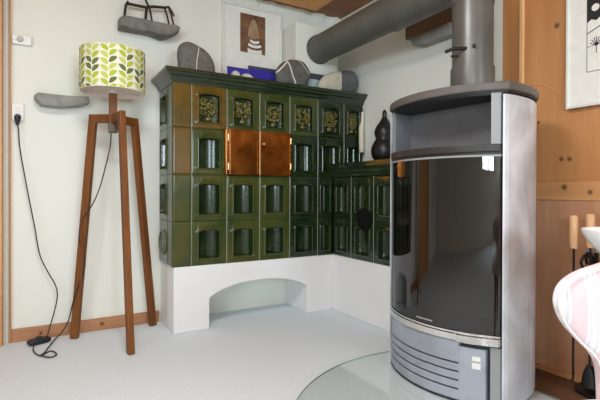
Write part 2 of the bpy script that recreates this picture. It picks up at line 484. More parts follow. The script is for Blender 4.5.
# door casing at the left end of the back wall
d = BM(); add_box(d, -.34, YB - .06, 0, -.150, YB, 2.05); add_box(d, -1.24, YB - .06, 0, -1.06, YB, 2.05); add_box(d, -1.06, YB - .06, 1.93, -.34, YB, 2.05)
door = struct('door_1', d, M['wood_door'], .004)
d = BM(); add_box(d, -.1495, YB - .035, 0, -.124, YB, 2.07); o = obj('door_strip', d, M['trim_grey'], bevel=.002); o.parent = door
d = BM(); add_box(d, -.1235, YB - .022, 0, -.1145, YB, 2.07); o = obj('door_edge', d, M['wood_door'], bevel=.002); o.parent = door
d = BM(); add_box(d, -1.058, YB - .03, .005, -.342, YB, 1.928)
for z0, z1 in ((.15, .85), (1.0, 1.8)): add_box(d, -.95, YB - .042, z0, -.45, YB - .029, z1, bevel=.01)
o = obj('door_leaf', d, M['wood_door']); o.parent = door

# wood panelled part of the right wall
b = BM(); add_box(b, XW - .012, YR, .764, XW, 1.393, .846); struct('trim_4', b, M['wood_rail'], .004)
b = BM(); add_box(b, XW - .013, 1.278, .847, XW, 1.300, ZC - .001); struct('trim_5', b, M['wood_batten'], .004)
b = BM(); add_box(b, XW - .010, YR, 0.012, XW, 1.393, .763); struct('trim_6', b, M['wood_shaded'])
b = BM(); add_box(b, 1.935, YR, .008, XW - .0105, .995 + .2, .018); struct('baseboard_right', b, M['wood_rail'], .002)
b = BM(); add_box(b, 1.7225, -.6, .0005, 1.9345, 1.30, .0072); struct('trim_7', b, M['floor_strip'])  # thin dark brown strip laid over the floor by the wall
# thin curved bead along the panelling
b = BM()
pth = smooth_path([(XW - .0008, 1.38, 1.296), (XW - .0008, 1.30, 1.301), (XW - .0008, 1.223, 1.299), (XW - .0008, 1.165, 1.274), (XW - .0008, 1.115, 1.222), (XW - .0008, 1.088, 1.160)], 5)
add_tube(b, pth, .0028, 6); struct('trim_8', b, M['wood_rail'])

# ------------------------------------------------------------------ tiled stove
ts = thing('tiled_stove', 'dark green glazed tiled stove with copper doors on an arched white plinth', 'tiled stove', (1.3, 2.6, 0))
# white plinth with an arched opening
b = BM()
arch = []
ax0, ax1, zs, zt_ = .866, 1.530, .176, .254
for i in range(29):
    t = i / 28; x = ax0 + (ax1 - ax0) * t
    s = 2 * t - 1
    arch.append((x, zs + (zt_ - zs) * (1 - abs(s) ** 2.3) ** .8))
out = [(OX0 + .008, 0), (ax0, 0)] + arch + [(ax1, 0), (XI, 0), (XI, ZT), (OX0 + .008, ZT)]
add_prism(b, out, lambda a, c: (a, YF, c), lambda a, c: (a, YB - .001, c))
add_box(b, XI, 1.80, 0, XW - .001, YB - .001, ZT)
part('plinth', b, M['plinth'], ts, .006)

def add_tile(bm, P, U, V, N, w, h, niche=True, depth=.046, ornament=False, mi=0):
    """P lower-left corner, U right, V up, N outward. A moulded tile with a concave arched niche."""
    P, U, V, N = Vector(P), Vector(U), Vector(V), Vector(N)
    ma = min(.046, w * .24); mb0, mb1 = .040, .062
    a0, a1 = ma, w - ma; b0, b1 = mb0, h - mb1
    arch_h = .014
    e = [0, .0025, .006, .012]
    if niche:
        ss = e + [a0 - .014, a0 - .010, a0 - .006, a0 - .002, a0, a0 + .003] + [a0 + .003 + (a1 - a0 - .006) * k / 12 for k in range(1, 12)] + [a1 - .003, a1, a1 + .002, a1 + .006, a1 + .010, a1 + .014] + [w - q for q in reversed(e)]
        tt = e + [b0 - .014, b0 - .010, b0 - .006, b0 - .002, b0, b0 + .003] + [b0 + .003 + (b1 - b0 - .006) * k / 8 for k in range(1, 8)] + [b1 - .003, b1, b1 + .002, b1 + .006, b1 + .010, b1 + .014] + [h - q for q in reversed(e)]
    else:
        ss = e + [w * k / 6 for k in range(1, 6)] + [w - q for q in reversed(e)]
        tt = e + [h * k / 6 for k in range(1, 6)] + [h - q for q in reversed(e)]
        ss = sorted(ss); tt = sorted(tt)
    grid = []
    for t in tt:
        row = []
        for s in ss:
            ed = min(s, w - s, t, h - t)
            off = 0
            if ed < .006: off = -.005 * (1 - ed / .006) ** 2
            tz = t
            if niche:
                qs, qt = max(a0 - s, s - a1), max(b0 - t, t - b1)
                q = math.hypot(qs, qt) if qs > 0 and qt > 0 else max(qs, qt)
                if 0 <= q <= .0141: off += .0065 * math.sin(PI * min(1, q / .014))
                if q < 0:
                    m = min(1, -q / .003)
                    sg = (s - a0) / (a1 - a0) * 2 - 1
                    conc = (.014 + (depth - .014) * math.sqrt(max(0, 1 - sg * sg)))
                    if ornament: conc = .018 + .012 * math.sqrt(max(0, 1 - sg * sg))
                    off -= conc * m
                # arch warp: the top edge of the niche bows
                sg = max(-1, min(1, (s - w / 2) / ((a1 - a0) / 2 + .014)))
                bow = arch_h * (math.cos(sg * PI / 2) ** .8 if abs(sg) < 1 else 0) - arch_h * .45
                if abs(s - w / 2) > (a1 - a0) / 2 + .014: bow = -arch_h * .45 * max(0, (min(s, w - s)) / (ma - .0141 + 1e-6)) if ma > .015 else 0
                if b0 < t <= b1 + .014: k = (t - b0) / (b1 + .014 - b0)
                elif t > b1 + .014: k = max(0, 1 - (t - b1 - .014) / (h - b1 - .014 - .0121 + 1e-6)); 
                else: k = 0
                tz = t + bow * min(1, k)
            row.append((bm.verts.new(P + U * s + V * tz + N * off), niche and a0 - .001 < s < a1 + .001 and b0 - .001 < t < b1 + .001))
        grid.append(row)
    for j in range(len(grid) - 1):
        for i in range(len(ss) - 1):
            q4 = (grid[j][i], grid[j][i + 1], grid[j + 1][i + 1], grid[j + 1][i])
            f = bm.faces.new([q[0] for q in q4]); f.smooth = True
            f.material_index = 0 if all(q[1] for q in q4) else mi   # niche faces always take the deep green glaze
    return (a0, a1, b0, b1)

b = BM()
orn = []
fx = (1, 0, 0); up = (0, 0, 1); fn = (0, -1, 0)
for r in range(4):
    z0, z1 = ROWS[r], ROWS[r + 1]
    # plain corner strip on the front and on the side
    g_ = (2, 2, 3, 3)[r]   # left end browner: warm wood reflection painted into the glaze
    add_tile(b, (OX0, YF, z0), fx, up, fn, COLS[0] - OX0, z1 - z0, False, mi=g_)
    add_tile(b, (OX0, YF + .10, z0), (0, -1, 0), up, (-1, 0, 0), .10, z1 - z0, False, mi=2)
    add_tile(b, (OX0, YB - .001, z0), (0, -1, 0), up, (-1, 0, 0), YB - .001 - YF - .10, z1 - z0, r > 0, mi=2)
    nc = 6 if r >= 2 else 5
    for c in range(nc):
        x0, x1 = COLS[c], COLS[c + 1]
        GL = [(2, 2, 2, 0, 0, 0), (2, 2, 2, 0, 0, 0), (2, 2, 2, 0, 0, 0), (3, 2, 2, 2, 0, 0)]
        if r < 2: x1 = min(x1, XI)
        if r == 2 and c in (1, 2): # behind the copper doors
            add_tile(b, (x0, YF, z0), fx, up, fn, x1 - x0, z1 - z0, False); continue
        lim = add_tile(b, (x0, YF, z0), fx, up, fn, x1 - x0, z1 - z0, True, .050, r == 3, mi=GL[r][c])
        if r == 3: orn.append((x0, x1, z0, z1, lim))
# lower wing along the right wall
YC = [YF, 2.288, 2.067, 1.850]
for r in range(2):
    for c in range(3):
        add_tile(b, (XI, YC[c], ROWS[r]), (0, -1, 0), up, (-1, 0, 0), YC[c] - YC[c + 1], ROWS[r + 1] - ROWS[r], True, .05)
    add_tile(b, (XI, 1.850, ROWS[r]), (0, -1, 0), up, (-1, 0, 0), .05, ROWS[r + 1] - ROWS[r], False)
    add_tile(b, (XI, 1.80, ROWS[r]), (1, 0, 0), up, (0, -1, 0), XW - .001 - XI, ROWS[r + 1] - ROWS[r], True, .05)
# core behind the niches; pale vertical joints painted in as edge highlights
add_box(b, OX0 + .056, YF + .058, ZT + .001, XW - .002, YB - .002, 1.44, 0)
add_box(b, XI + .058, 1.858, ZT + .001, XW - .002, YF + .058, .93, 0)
for c in range(6):
    x = COLS[c]
    lo = ROWS[0] if x < XI else ROWS[2]
    add_box(b, x - .0015, YF + .0012, lo, x + .0015, YF + .02, 1.412, 1)
for y in YC[1:]: add_box(b, XI + .0012, y - .0015, ROWS[0], XI + .02, y + .0015, .893, 1)
for z in ROWS[1:4]:
    add_box(b, OX0 + .003, YF + .0035, z - .001, XW - .002, YF + .02, z + .001, 0)
part('tile_facing', b, [M['tile'], M['joint_highlight'], M['tile_reflect_olive'], M['tile_reflect_amber']], ts, label='moulded dark green glazed tiles with concave arched niches')

# foliage relief in the top row of niches
for x0, x1, z0, z1, (a0, a1, b0, b1) in orn:
    b = BM()
    w = a1 - a0; h = b1 - b0 - .006; cx = x0 + (a0 + a1) / 2; cz = z0 + b0 + .002
    def blob(u, v, ru, rv, rot, d=.012):
        if abs(u) > w / 2 - .006: return
        r_ = bmesh.ops.create_icosphere(b, subdivisions=1, radius=1)
        for vv in r_['verts']:
            p = Vector((vv.co.x * ru, 0, vv.co.z * rv)); c_, s_ = math.cos(rot), math.sin(rot)
            vv.co = Vector((cx + u + p.x * c_ - p.z * s_, YF + .022 + vv.co.y * d, cz + v + p.x * s_ + p.z * c_))
        for vv in r_['verts']:
            for f in vv.link_faces: f.smooth = True
    rr = random.Random(int(x0 * 1000))
    blob(0, .018, min(.022, w * .3), .016, 0); blob(0, .038, .009, .012, 0)
    for k in range(9):
        v_ = .045 + k * (h - .055) / 9
        for s_ in (-1, 1):
            for q in (.22, .40):
                blob(s_ * w * q * (.7 + .3 * math.sin(k * 1.3)), v_ + rr.uniform(-.004, .004), .0065, .011, -s_ * (.7 + rr.uniform(-.3, .4)), .013)
    for k in range(46): blob(rr.uniform(-.46, .46) * w, .045 + rr.random() * (h - .06), .0075, .0075, 0, .016)
    for k in range(4):
        blob((-.42 if k % 2 else .42) * w, .02 + .05 * (k // 2), .005, .012, 0, .01)
    part('relief_ornament', b, M['relief'], ts, label='olive gold foliage relief')

# cornice around the top, in segments with fine joints
def cornice_seg(bm, p0, p1, d, n, prof, ext0=0, ext1=0):
    d = Vector(d); n = Vector(n); A = []; B = []
    for o_, z in prof:
        A.append(bm.verts.new(Vector(p0) - d * (ext0 * o_) + n * o_ + Vector((0, 0, z))))
        B.append(bm.verts.new(Vector(p1) + d * (ext1 * o_) + n * o_ + Vector((0, 0, z))))
    for i in range(len(prof) - 1): bm.faces.new((A[i], B[i], B[i + 1], A[i + 1]))
    bm.faces.new(list(reversed(A))); bm.faces.new(B)
prof = [(-.05, 1.405), (.004, 1.405), (.006, 1.414), (.012, 1.422), (.016, 1.432), (.024, 1.440), (.034, 1.446), (.036, 1.452), (.042, 1.458), (.050, 1.462), (.0515, 1.468), (.050, 1.4785), (-.05, 1.4785)]
b = BM()
xs = [OX0] + [COLS[0] + .105 + .2135 * k for k in range(0, 5)] + [XW - .001]
for i in range(len(xs) - 1):
    cornice_seg(b, (xs[i] + (.0012 if i else 0), YF, 0), (xs[i + 1] - .0012 * (i < len(xs) - 2), YF, 0), (1, 0, 0), (0, -1, 0), prof, 1 if i == 0 else 0, 0)
cornice_seg(b, (OX0, YB - .001, 0), (OX0, YF, 0), (0, -1, 0), (-1, 0, 0), prof, 0, 1)
add_box(b, OX0, YF, 1.442, XW - .0015, YB - .0015, 1.4775)
part('cornice', b, M['cornice'], ts)
# ledge on the lower wing
b = BM()
lp = [(-.05, .897), (.002, .897), (.004, .91), (.012, .925), (.014, .94), (.022, .955), (.024, .985), (-.05, .985)]
cornice_seg(b, (XI, YF - .0005, 0), (XI, 1.80, 0), (0, -1, 0), (-1, 0, 0), lp, 0, 1)
cornice_seg(b, (XI, 1.80, 0), (XW - .001, 1.80, 0), (1, 0, 0), (0, -1, 0), lp, 1, 0)
add_box(b, XI, 1.80, .90, XW - .0015, YF - .0005, .9845)
part('ledge', b, M['cornice'], ts)

# copper doors
def copper_door(x0, x1, hinge_left):
    z0, z1 = .897, 1.168
    b = BM(); add_box(b, x0 + .002, YF - .016, z0, x1 - .002, YF - .0075, z1, bevel=.003)
    for (p, q, r_, s_) in ((x0 + .002, z0, x1 - .002, z0 + .010), (x0 + .002, z1 - .010, x1 - .002, z1), (x0 + .002, z0, x0 + .012, z1), (x1 - .012, z0, x1 - .002, z1)):
        add_box(b, p, YF - .019, q, r_, YF - .015, s_, bevel=.0015)
    d_ = part('copper_door', b, M['copper'], ts)
    b = BM()
    if hinge_left:
        for xx in (x0 + .010, x0 + .032):
            for k in range(22):
                z = z0 + .008 + k * (z1 - z0 - .016) / 21
                r_ = bmesh.ops.create_icosphere(b, subdivisions=1, radius=.0052)
                for v in r_['verts']: v.co += Vector((xx, YF - .020, z))
        part('beaded_strip', b, M['brass'], d_, label='beaded brass strip')
        b = BM()
        for z in (z0 + .05, z1 - .05):
            b = BM(); add_tube(b, [(x0 + .021, YF - .021, z - .02), (x0 + .021, YF - .021, z + .02)], .006, 10)
            part('hinge', b, M['brass'], d_)
    else:
        for z in (z0 + .06, z1 - .05):
            b = BM(); add_tube(b, [(x1 - .004, YF - .018, z - .018), (x1 - .004, YF - .018, z + .018)], .0055, 10)
            part('hinge', b, M['brass'], d_)
        b = BM(); add_tube(b, [(x0 + .022, YF - .018, 1.088), (x0 + .022, YF - .034, 1.088)], .004, 10)
        r_ = bmesh.ops.create_uvsphere(b, u_segments=12, v_segments=8, radius=.010)
        for v in r_['verts']: v.co += Vector((x0 + .022, YF - .038, 1.088))
        part('knob', b, M['brass'], d_)
        b = BM(); add_box(b, x0 + .001, YF - .022, z0, x0 + .010, YF - .0165, z1, bevel=.002)
        part('meeting_strip', b, M['brass'], d_)
copper_door(.950, 1.172, True); copper_door(1.172, 1.397, False)
# vent medallion on the side and soot cap on the wing
b = BM()
pts = [(OX0 - .004, 2.698 + .062 * math.cos(2 * PI * k / 32), .497 + .066 * math.sin(2 * PI * k / 32)) for k in range(32)]
add_tube(b, pts, .009, 8, closed=True, mi=0)
pts = [(OX0 - .004, 2.698 + .034 * math.cos(2 * PI * k / 24), .497 + .036 * math.sin(2 * PI * k / 24)) for k in range(24)]
add_tube(b, pts, .005, 8, closed=True, mi=0)
add_tube(b, [(OX0 + .002, 2.698, .497), (OX0 - .005, 2.698, .497)], .058, 32, mi=1)
part('vent_medallion', b, [M['ring'], M['tile']], ts)
b = BM()
add_tube(b, [(XI + .004, 2.146, .629), (XI - .012, 2.146, .629), (XI - .014, 2.146, .629)], [.070, .070, .066], 40)
part('soot_cap', b, M['soot'], ts, label='round black soot hole cap')

# ------------------------------------------------------------------ wood stove
WS_LOC = (1.437, 1.291, 0); WS_ROT = math.radians(-85.5)
ws = thing('wood_stove', 'tall grey wood burning stove with a curved smoked glass door', 'wood stove', WS_LOC, WS_ROT)
RC, CY = .428, .333
def arc_pt(x, dr=0):
    r_ = RC + dr; return (x, CY - math.sqrt(max(0, r_ * r_ - x * x)))
def arc_pts(x0, x1, n=24, dr=0):
    a0 = math.asin(x0 / (RC + dr)); a1 = math.asin(x1 / (RC + dr))
    return [((RC + dr) * math.sin(a0 + (a1 - a0) * i / n), CY - (RC + dr) * math.cos(a0 + (a1 - a0) * i / n)) for i in range(n + 1)]
def curved_slab(bm, x0, x1, z0, z1, dr0, dr1, mi=0, n=24):
    o_ = arc_pts(x0, x1, n, dr1); i_ = arc_pts(x0, x1, n, dr0)
    add_prism(bm, o_ + list(reversed(i_)), lambda a, c: (a, c, z0), lambda a, c: (a, c, z1), mi)
def plan(grow=0, wide=.300):
    """whole-body outline in plan"""
    p = arc_pts(-.275, .275, 28, grow)
    side = [(.282 + grow, .010 - grow * .3), (.287 + grow, .045), (.288 + grow, .10), (.284 + grow, .155), (.274 + grow, .21), (.252 + grow, .275), (.20 + grow, .345 + grow), (.12, .375 + grow)]
    return p + side + [(-x, y) for x, y in reversed(side)]
b = BM()
o_ = arc_pts(-.268, .268, 28, -.012)
# body core: base block up to the door, rear shell beside the firebox
full = o_ + [(.268, .12), (.258, .18), (.236, .25), (.18, .32), (-.18, .32), (-.236, .25), (-.258, .18), (-.268, .12)]
add_prism(b, full, lambda a, c: (a, c, .012), lambda a, c: (a, c, .237))
rear = [(-.262, .15), (.262, .15), (.236, .25), (.18, .32), (-.18, .32), (-.236, .25)]
add_prism(b, rear, lambda a, c: (a, c, .237), lambda a, c: (a, c, 1.163))
add_prism(b, full, lambda a, c: (a, c, .938), lambda a, c: (a, c, .947))
part('body', b, M['stove_black'], ws, local=True)
# firebox lining
b = BM()
add_prism(b, arc_pts(-.25, .25, 20, -.02) + [(.25, .148), (-.25, .148)], lambda a, c: (a, c, .280), lambda a, c: (a, c, .290))
add_box(b, -.25, .12, .290, .25, .148, .937); add_box(b, -.262, .0, .290, -.250, .14, .937); add_box(b, .250, .0, .290, .262, .14, .937)
add_box(b, -.23, .105, .32, -.01, .122, .88, bevel=.004); add_box(b, .01, .105, .32, .23, .122, .88, bevel=.004)
part('firebox', b, M['fire_in'], ws, local=True)
# base front: louvred ash panel, plus the recess and narrow strip at right
b = BM()
zz = [.012, .052, .085, .118, .151, .233]
for i in range(5):
    z0 = zz[i] + (.0034 if i else 0); z1 = zz[i + 1] - (.0034 if i < 4 else 0)
    curved_slab(b, -.250, .140, z0, z1, -.011, 0)
curved_slab(b, -.268, -.2502, .012, .233, -.011, 0)
curved_slab(b, .1402, .226, .012, .216, -.011, 0)
part('ash_panel', b, M['stove_steel'], ws, local=True, bevel=.001)
b = BM(); curved_slab(b, .240, .268, .012, .227, -.011, 0); part('front_strip', b, M['light_strip'], ws, local=True)
# sticker
b = BM(); curved_slab(b, .186, .212, .141, .187, .0002, .0010, 0, 4); curved_slab(b, .186, .212, .163, .171, .0010, .0013, 1, 4)
part('sticker', b, [M['white_plastic'], M['grey_plastic']], ws, local=True, label='small white sticker')
# plinth rim on the floor
b = BM(); curved_slab(b, -.268, .268, .008, .0118, -.012, .002); part('base_rim', b, M['stove_black'], ws, local=True)
# door: glass, frame, chrome band, handle, mark
b = BM()
curved_slab(b, -.268, -.263, .272, .937, -.012, .002); curved_slab(b, -.268, .268, .930, .937, -.012, .003)
door = part('door', b, M['light_strip'], ws, local=True)
b = BM(); curved_slab(b, -.263, .266, .272, .930, -.007, -.001, 0, 60)
for f in b.faces: f.smooth = abs(f.normal.z) < .5 and len(f.verts) == 4
part('glass_pane', b, M['stove_glass'], door, local=True, label='curved smoked glass')
b = BM(); curved_slab(b, -.268, .268, .264, .272, -.012, .004); curved_slab(b, -.270, .134, .237, .262, -.012, .007)
part('chrome_band', b, M['chrome'], door, local=True, bevel=.001)
b = BM(); curved_slab(b, .138, .270, .235, .263, -.006, .014); part('handle', b, M['chrome'], door, local=True, bevel=.002, label='chrome door handle')
b = BM(); curved_slab(b, -.045, .035, .2865, .2925, -.0009, .0004, 0, 8); part('brand_mark', b, M['light_strip'], door, local=True)
# warming niche
b = BM()
add_box(b, -.245, .10, .9475, .245, .148, 1.163)
add_prism(b, arc_pts(-.262, .262, 20, -.02) + [(.262, .12), (-.262, .12)], lambda a, c: (a, c, .9472), lambda a, c: (a, c, .953))
add_box(b, -.262, .0, .953, -.245, .12, 1.163)
add_box(b, .245, .0, .953, .262, .12, 1.163)
part('warming_niche', b, M['stove_in'], ws, local=True)
for p, q in ((-.268, -.250), (.238, .264)):
    b = BM(); curved_slab(b, p, q, .953, 1.164, -.035, -.002, 0, 4); part('niche_jamb', b, M['light_strip'], ws, local=True)
b = BM(); curved_slab(b, -.268, .268, .9475, .976, -.03, .006); part('niche_lip', b, M['lip'], ws, local=True, bevel=.003)
b = BM(); curved_slab(b, -.268, .268, .9373, .947, -.03, .0005); part('niche_shadow_gap', b, M['stove_black'], ws, local=True)
# side panels
for s_ in (-1, 1):
    pl = [(.2735, -.004), (.280, .000), (.286, .016), (.289, .055), (.289, .10), (.286, .155), (.275, .21), (.252, .275), (.20, .345), (.19, .330), (.240, .262), (.262, .20), (.272, .15), (.2735, .05)]
    b = BM(); add_prism(b, [(s_ * x, y) for x, y in pl], lambda a, c: (a, c, .010), lambda a, c: (a, c, 1.156))
    part('side_panel', b, M['stove_panel'], ws, local=True, bevel=.002)
b = BM(); add_prism(b, plan(.0), lambda a, c: (a, c, 1.1635), lambda a, c: (a, c, 1.170))
add_prism(b, plan(-.008), lambda a, c: (a, c, 1.1575), lambda a, c: (a, c, 1.1634))
part('top_gasket', b, M['stove_black'], ws, local=True)
b = BM(); add_prism(b, plan(.010), lambda a, c: (a, c, 1.170), lambda a, c: (a, c, 1.203))
part('top_plate', b, M['stove_top'], ws, local=True, bevel=.006)

# ------------------------------------------------------------------ flue pipe
PX, PY, PZ, PR = 1.650, 1.305, 1.772, .094; VR = .086
sp = thing('flue_pipe', 'dark grey flue pipe elbowing from the stove top to the chimney wall', 'flue pipe', (PX, PY, 1.2035))
def lerp(a, c, t): return tuple(a[i] + (c[i] - a[i]) * t for i in range(3))
b = BM(); add_tube(b, [(PX, PY, 1.2035), (PX, PY, 1.340), (PX, PY, 1.342)], [VR + .006, VR + .006, VR], 40, mi=0); part('lower_sleeve', b, M['pipe2'], sp)
b = BM(); add_tube(b, [(PX, PY, 1.341), (PX, PY, 1.623)], VR, 40); part('vertical_pipe', b, M['pipe2'], sp)
b = BM()
ER = .15
ep = [(PX, PY, 1.618)] + [(PX + .012 * (i / 16), PY + ER * (1 - math.cos(PI / 2 * i / 16)), PZ - ER + ER * math.sin(PI / 2 * i / 16)) for i in range(17)] + [(PX + .014, PY + ER + .38, PZ)]
add_tube(b, ep, [VR + .003] * 3 + [VR + .004 + .008 * i / 14 for i in range(15)] + [PR + .009], 40); part('elbow', b, M['pipe'], sp)
b = BM(); add_tube(b, [(PX + .014, PY + ER + .375, PZ), (1.690, 2.597, PZ + .012)], PR, 40); part('horizontal_pipe', b, M['pipe'], sp)
b = BM(); add_tube(b, [(1.690, 2.588, PZ + .012), (1.690, 2.609, PZ + .012)], PR + .006, 40); part('wall_rosette', b, M['pipe'], sp)
b = BM(); add_tube(b, smooth_path([(PX - .076, PY - .030, 1.410), (PX - .120, PY - .005, 1.408), (PX - .150, PY + .02, 1.396)], 4), .0075, 8)
add_tube(b, [(PX - .085, PY + .005, 1.384), (PX - .112, PY + .022, 1.384)], .005, 8)
part('damper_handle', b, M['black'], sp, label='small black damper lever')
b = BM(); add_tube(b, [(PX - .068, PY - .062, 1.413), (PX - .0735, PY - .068, 1.413)], .008, 12); part('screw', b, M['black'], sp)

# ------------------------------------------------------------------ glass hearth plate
b = BM()
HC = (1.395, .924); HR = .765; HX, HY = 1.72, .60
a0 = math.asin((HY - HC[1]) / HR); a1 = math.acos((HX - HC[0]) / HR)
cl = [(HX, HY)] + [(HC[0] + HR * math.cos(a1 + (PI - a0 - a1) * i / 80), HC[1] + HR * math.sin(a1 + (PI - a0 - a1) * i / 80)) for i in range(81)]
add_prism(b, cl, lambda a, c: (a, c, .0006), lambda a, c: (a, c, .0072))
b.normal_update()
for f in b.faces:
    if abs(f.normal.z) < .5 or len(f.verts) == 4: f.material_index = 1
single('hearth_plate', b, [M['hearth'], M['hearth_edge']], 'round clear glass hearth plate on the carpet under the wood stove', 'hearth plate', (HC[0], HC[1], 0))

# ------------------------------------------------------------------ floor lamp
LC = Vector((.352, 2.560, 0))
lamp = thing('floor_lamp', 'tripod floor lamp of brown wood with a leaf printed drum shade', 'floor lamp', LC)
feet = [Vector((.177, 2.695, 0)), Vector((.398, 2.301, 0)), Vector((.595, 2.723, 0))]
ZA = 1.208
for ft in feet:
    tp = LC + (ft - LC) * .50; tp.z = ZA
    b = BM(); rad = (ft - LC).normalized()
    tang = rad.cross(Vector((0, 0, 1)))
    add_bar(b, ft + Vector((0, 0, .0)), tp, .040, .030, up=tang, w2=.038, h2=.030)
    for v in b.verts:
        if v.co.z < .02: v.co.z = 0.0005
    part('leg', b, M['teak'], lamp, .003)
    b = BM()
    inn = LC + rad * .012; inn.z = ZA - .022
    q = tp + rad * .018; q.z = ZA - .022
    add_bar(b, inn, q, .031, .044); part('arm', b, M['teak'], lamp, .003)
b = BM(); add_box(b, LC.x - .019, LC.y - .019, ZA - .05, LC.x + .019, LC.y + .019, 1.318); part('post', b, M['teak'], lamp, .003)
b = BM(); add_box(b, LC.x - .022, LC.y - .022, ZA - .098, LC.x + .022, LC.y + .022, ZA - .0505); part('junction_box', b, M['socket_box'], lamp, .003)
b = BM(); add_tube(b, [(LC.x, LC.y, 1.3182), (LC.x, LC.y, 1.345)], .022, 20); add_tube(b, [(LC.x, LC.y, 1.345), (LC.x, LC.y, 1.385), (LC.x, LC.y, 1.42), (LC.x, LC.y, 1.445)], [.016, .028, .030, .012], 20)
part('bulb', b, M['white_plastic'], lamp)
# shade: drum with the leaf print let into it
SR, SZ0, SZ1 = .162, 1.323, 1.541
b = BM(); n = 96
rO = [[b.verts.new((LC.x + r_ * math.cos(2 * PI * k / n), LC.y + r_ * math.sin(2 * PI * k / n), z)) for k in range(n)] for r_, z in ((SR, SZ0), (SR, SZ1), (SR - .003, SZ1), (SR - .003, SZ0))]
for i in range(4):
    for k in range(n):
        f = b.faces.new((rO[i][k], rO[i][(k + 1) % n], rO[(i + 1) % 4][(k + 1) % n], rO[(i + 1) % 4][k])); f.smooth = i in (0, 2); f.material_index = 4 if i == 2 else 0
rr = random.Random(3)
def on_shade(u, z): # u metres round the drum
    a = u / SR
    return Vector((LC.x + (SR + .0006) * math.cos(a), LC.y + (SR + .0006) * math.sin(a), z))
NCOL = 12; step = 2 * PI * SR / NCOL
for c in range(NCOL):
    for r_ in range(-1, 7):
        zb = SZ0 + .000 + r_ * .0345 + (.012 if c % 2 else 0)
        for s_ in (-1, 1):
            mi = rr.choice([1, 1, 2, 2, 3, 1, 2, 3])
            u0, z0 = c * step + s_ * .003, zb + .036; u1, z1 = c * step + s_ * .0405, zb + .004
            d = Vector((u1 - u0, z1 - z0)); L_ = d.length; d /= L_; nn = Vector((-d.y, d.x)) * s_
            lo_, hi_ = [], []
            for k in range(9):
                t = k / 8; wd = .0118 * math.sin(PI * t) ** .75
                ce = (u0 + d.x * L_ * t + nn.x * .004 * math.sin(PI * t), z0 + d.y * L_ * t + nn.y * .004 * math.sin(PI * t))
                lo_.append((ce[0] - nn.x * wd, ce[1] - nn.y * wd)); hi_.append((ce[0] + nn.x * wd, ce[1] + nn.y * wd))
            zc = lambda z: max(SZ0 + .002, min(SZ1 - .002, z))
            if all(zc(q[1]) != q[1] for q in lo_ + hi_): continue
            for k in range(8):
                q = [lo_[k], lo_[k + 1], hi_[k + 1], hi_[k]]
                try:
                    vs = [b.verts.new(on_shade(u, zc(z))) for u, z in q]
                    f = b.faces.new(vs); f.material_index = mi; f.smooth = True
                except ValueError: pass
        # thin stem
me = part('lamp_shade', b, [M['shade'], M['leaf1'], M['leaf2'], M['leaf3'], M['shade_in']], lamp, label='cream drum shade printed with lime and olive leaves')
b = BM()
for k in range(3):
    a = 2 * PI * k / 3 + .4
    add_tube(b, [(LC.x + .018 * math.cos(a), LC.y + .018 * math.sin(a), 1.336), (LC.x + (SR - .003) * math.cos(a), LC.y + (SR - .003) * math.sin(a), 1.336)], .0022, 6)
part('shade_carrier', b, M['white_plastic'], lamp)
# cable, foot switch and plug
cA = [(-.085, 2.764, 1.145), (-.080, 2.765, 1.116), (-.076, 2.76, 1.038), (-.056, 2.755, .897), (-.025, 2.755, .708), (-.007, 2.755, .602), (.016, 2.755, .457), (.053, 2.755, .363), (.086, 2.75, .295), (.098, 2.745, .234), (.084, 2.73, .155), (.062, 2.72, .075), (.045, 2.70, .022), (.030, 2.695, .016)]
cB = [(.342, 2.560, ZA - .096), (.341, 2.555, 1.08), (.338, 2.55, 1.045), (.326, 2.55, .979), (.292, 2.55, .836), (.268, 2.56, .762), (.248, 2.59, .714), (.225, 2.635, .672), (.203, 2.658, .611), (.199, 2.658, .536), (.220, 2.655, .443), (.224, 2.655, .383), (.196, 2.660, .294), (.172, 2.670, .217), (.160, 2.69, .153), (.148, 2.72, .090), (.118, 2.735, .030), (.085, 2.70, .010), (.055, 2.60, .006), (.030, 2.505, .006), (.020, 2.475, .010), (.035, 2.448, .007), (.064, 2.430, .006), (.084, 2.462, .006), (.068, 2.520, .006), (.045, 2.515, .006), (.020, 2.478, .006), (-.003, 2.520, .006), (-.014, 2.590, .006), (-.012, 2.640, .010), (-.008, 2.672, .014)]
b = BM(); add_tube(b, smooth_path(cA, 6), .0032, 7); add_tube(b, smooth_path(cB, 6), .0032, 7); part('power_cord', b, M['cable'], lamp)
b = BM(); add_pebble(b, [(-.045, -.022), (.045, -.022), (.052, 0), (.045, .022), (-.045, .022), (-.052, 0)], .030, (.012, 2.695, .0155), (.92, .38, 0), (-.38, .92, 0), (0, 0, 1), flat=.3)
add_tube(b, [(.012, 2.695, .028), (.012, 2.695, .038)], .013, 14)
part('foot_switch', b, M['cable'], lamp)
b = BM(); add_tube(b, [(-.085, 2.784, 1.190), (-.085, 2.762, 1.182), (-.085, 2.762, 1.162), (-.085, 2.764, 1.142)], [.015, .016, .011, .006], 14); part('plug', b, M['cable'], lamp)

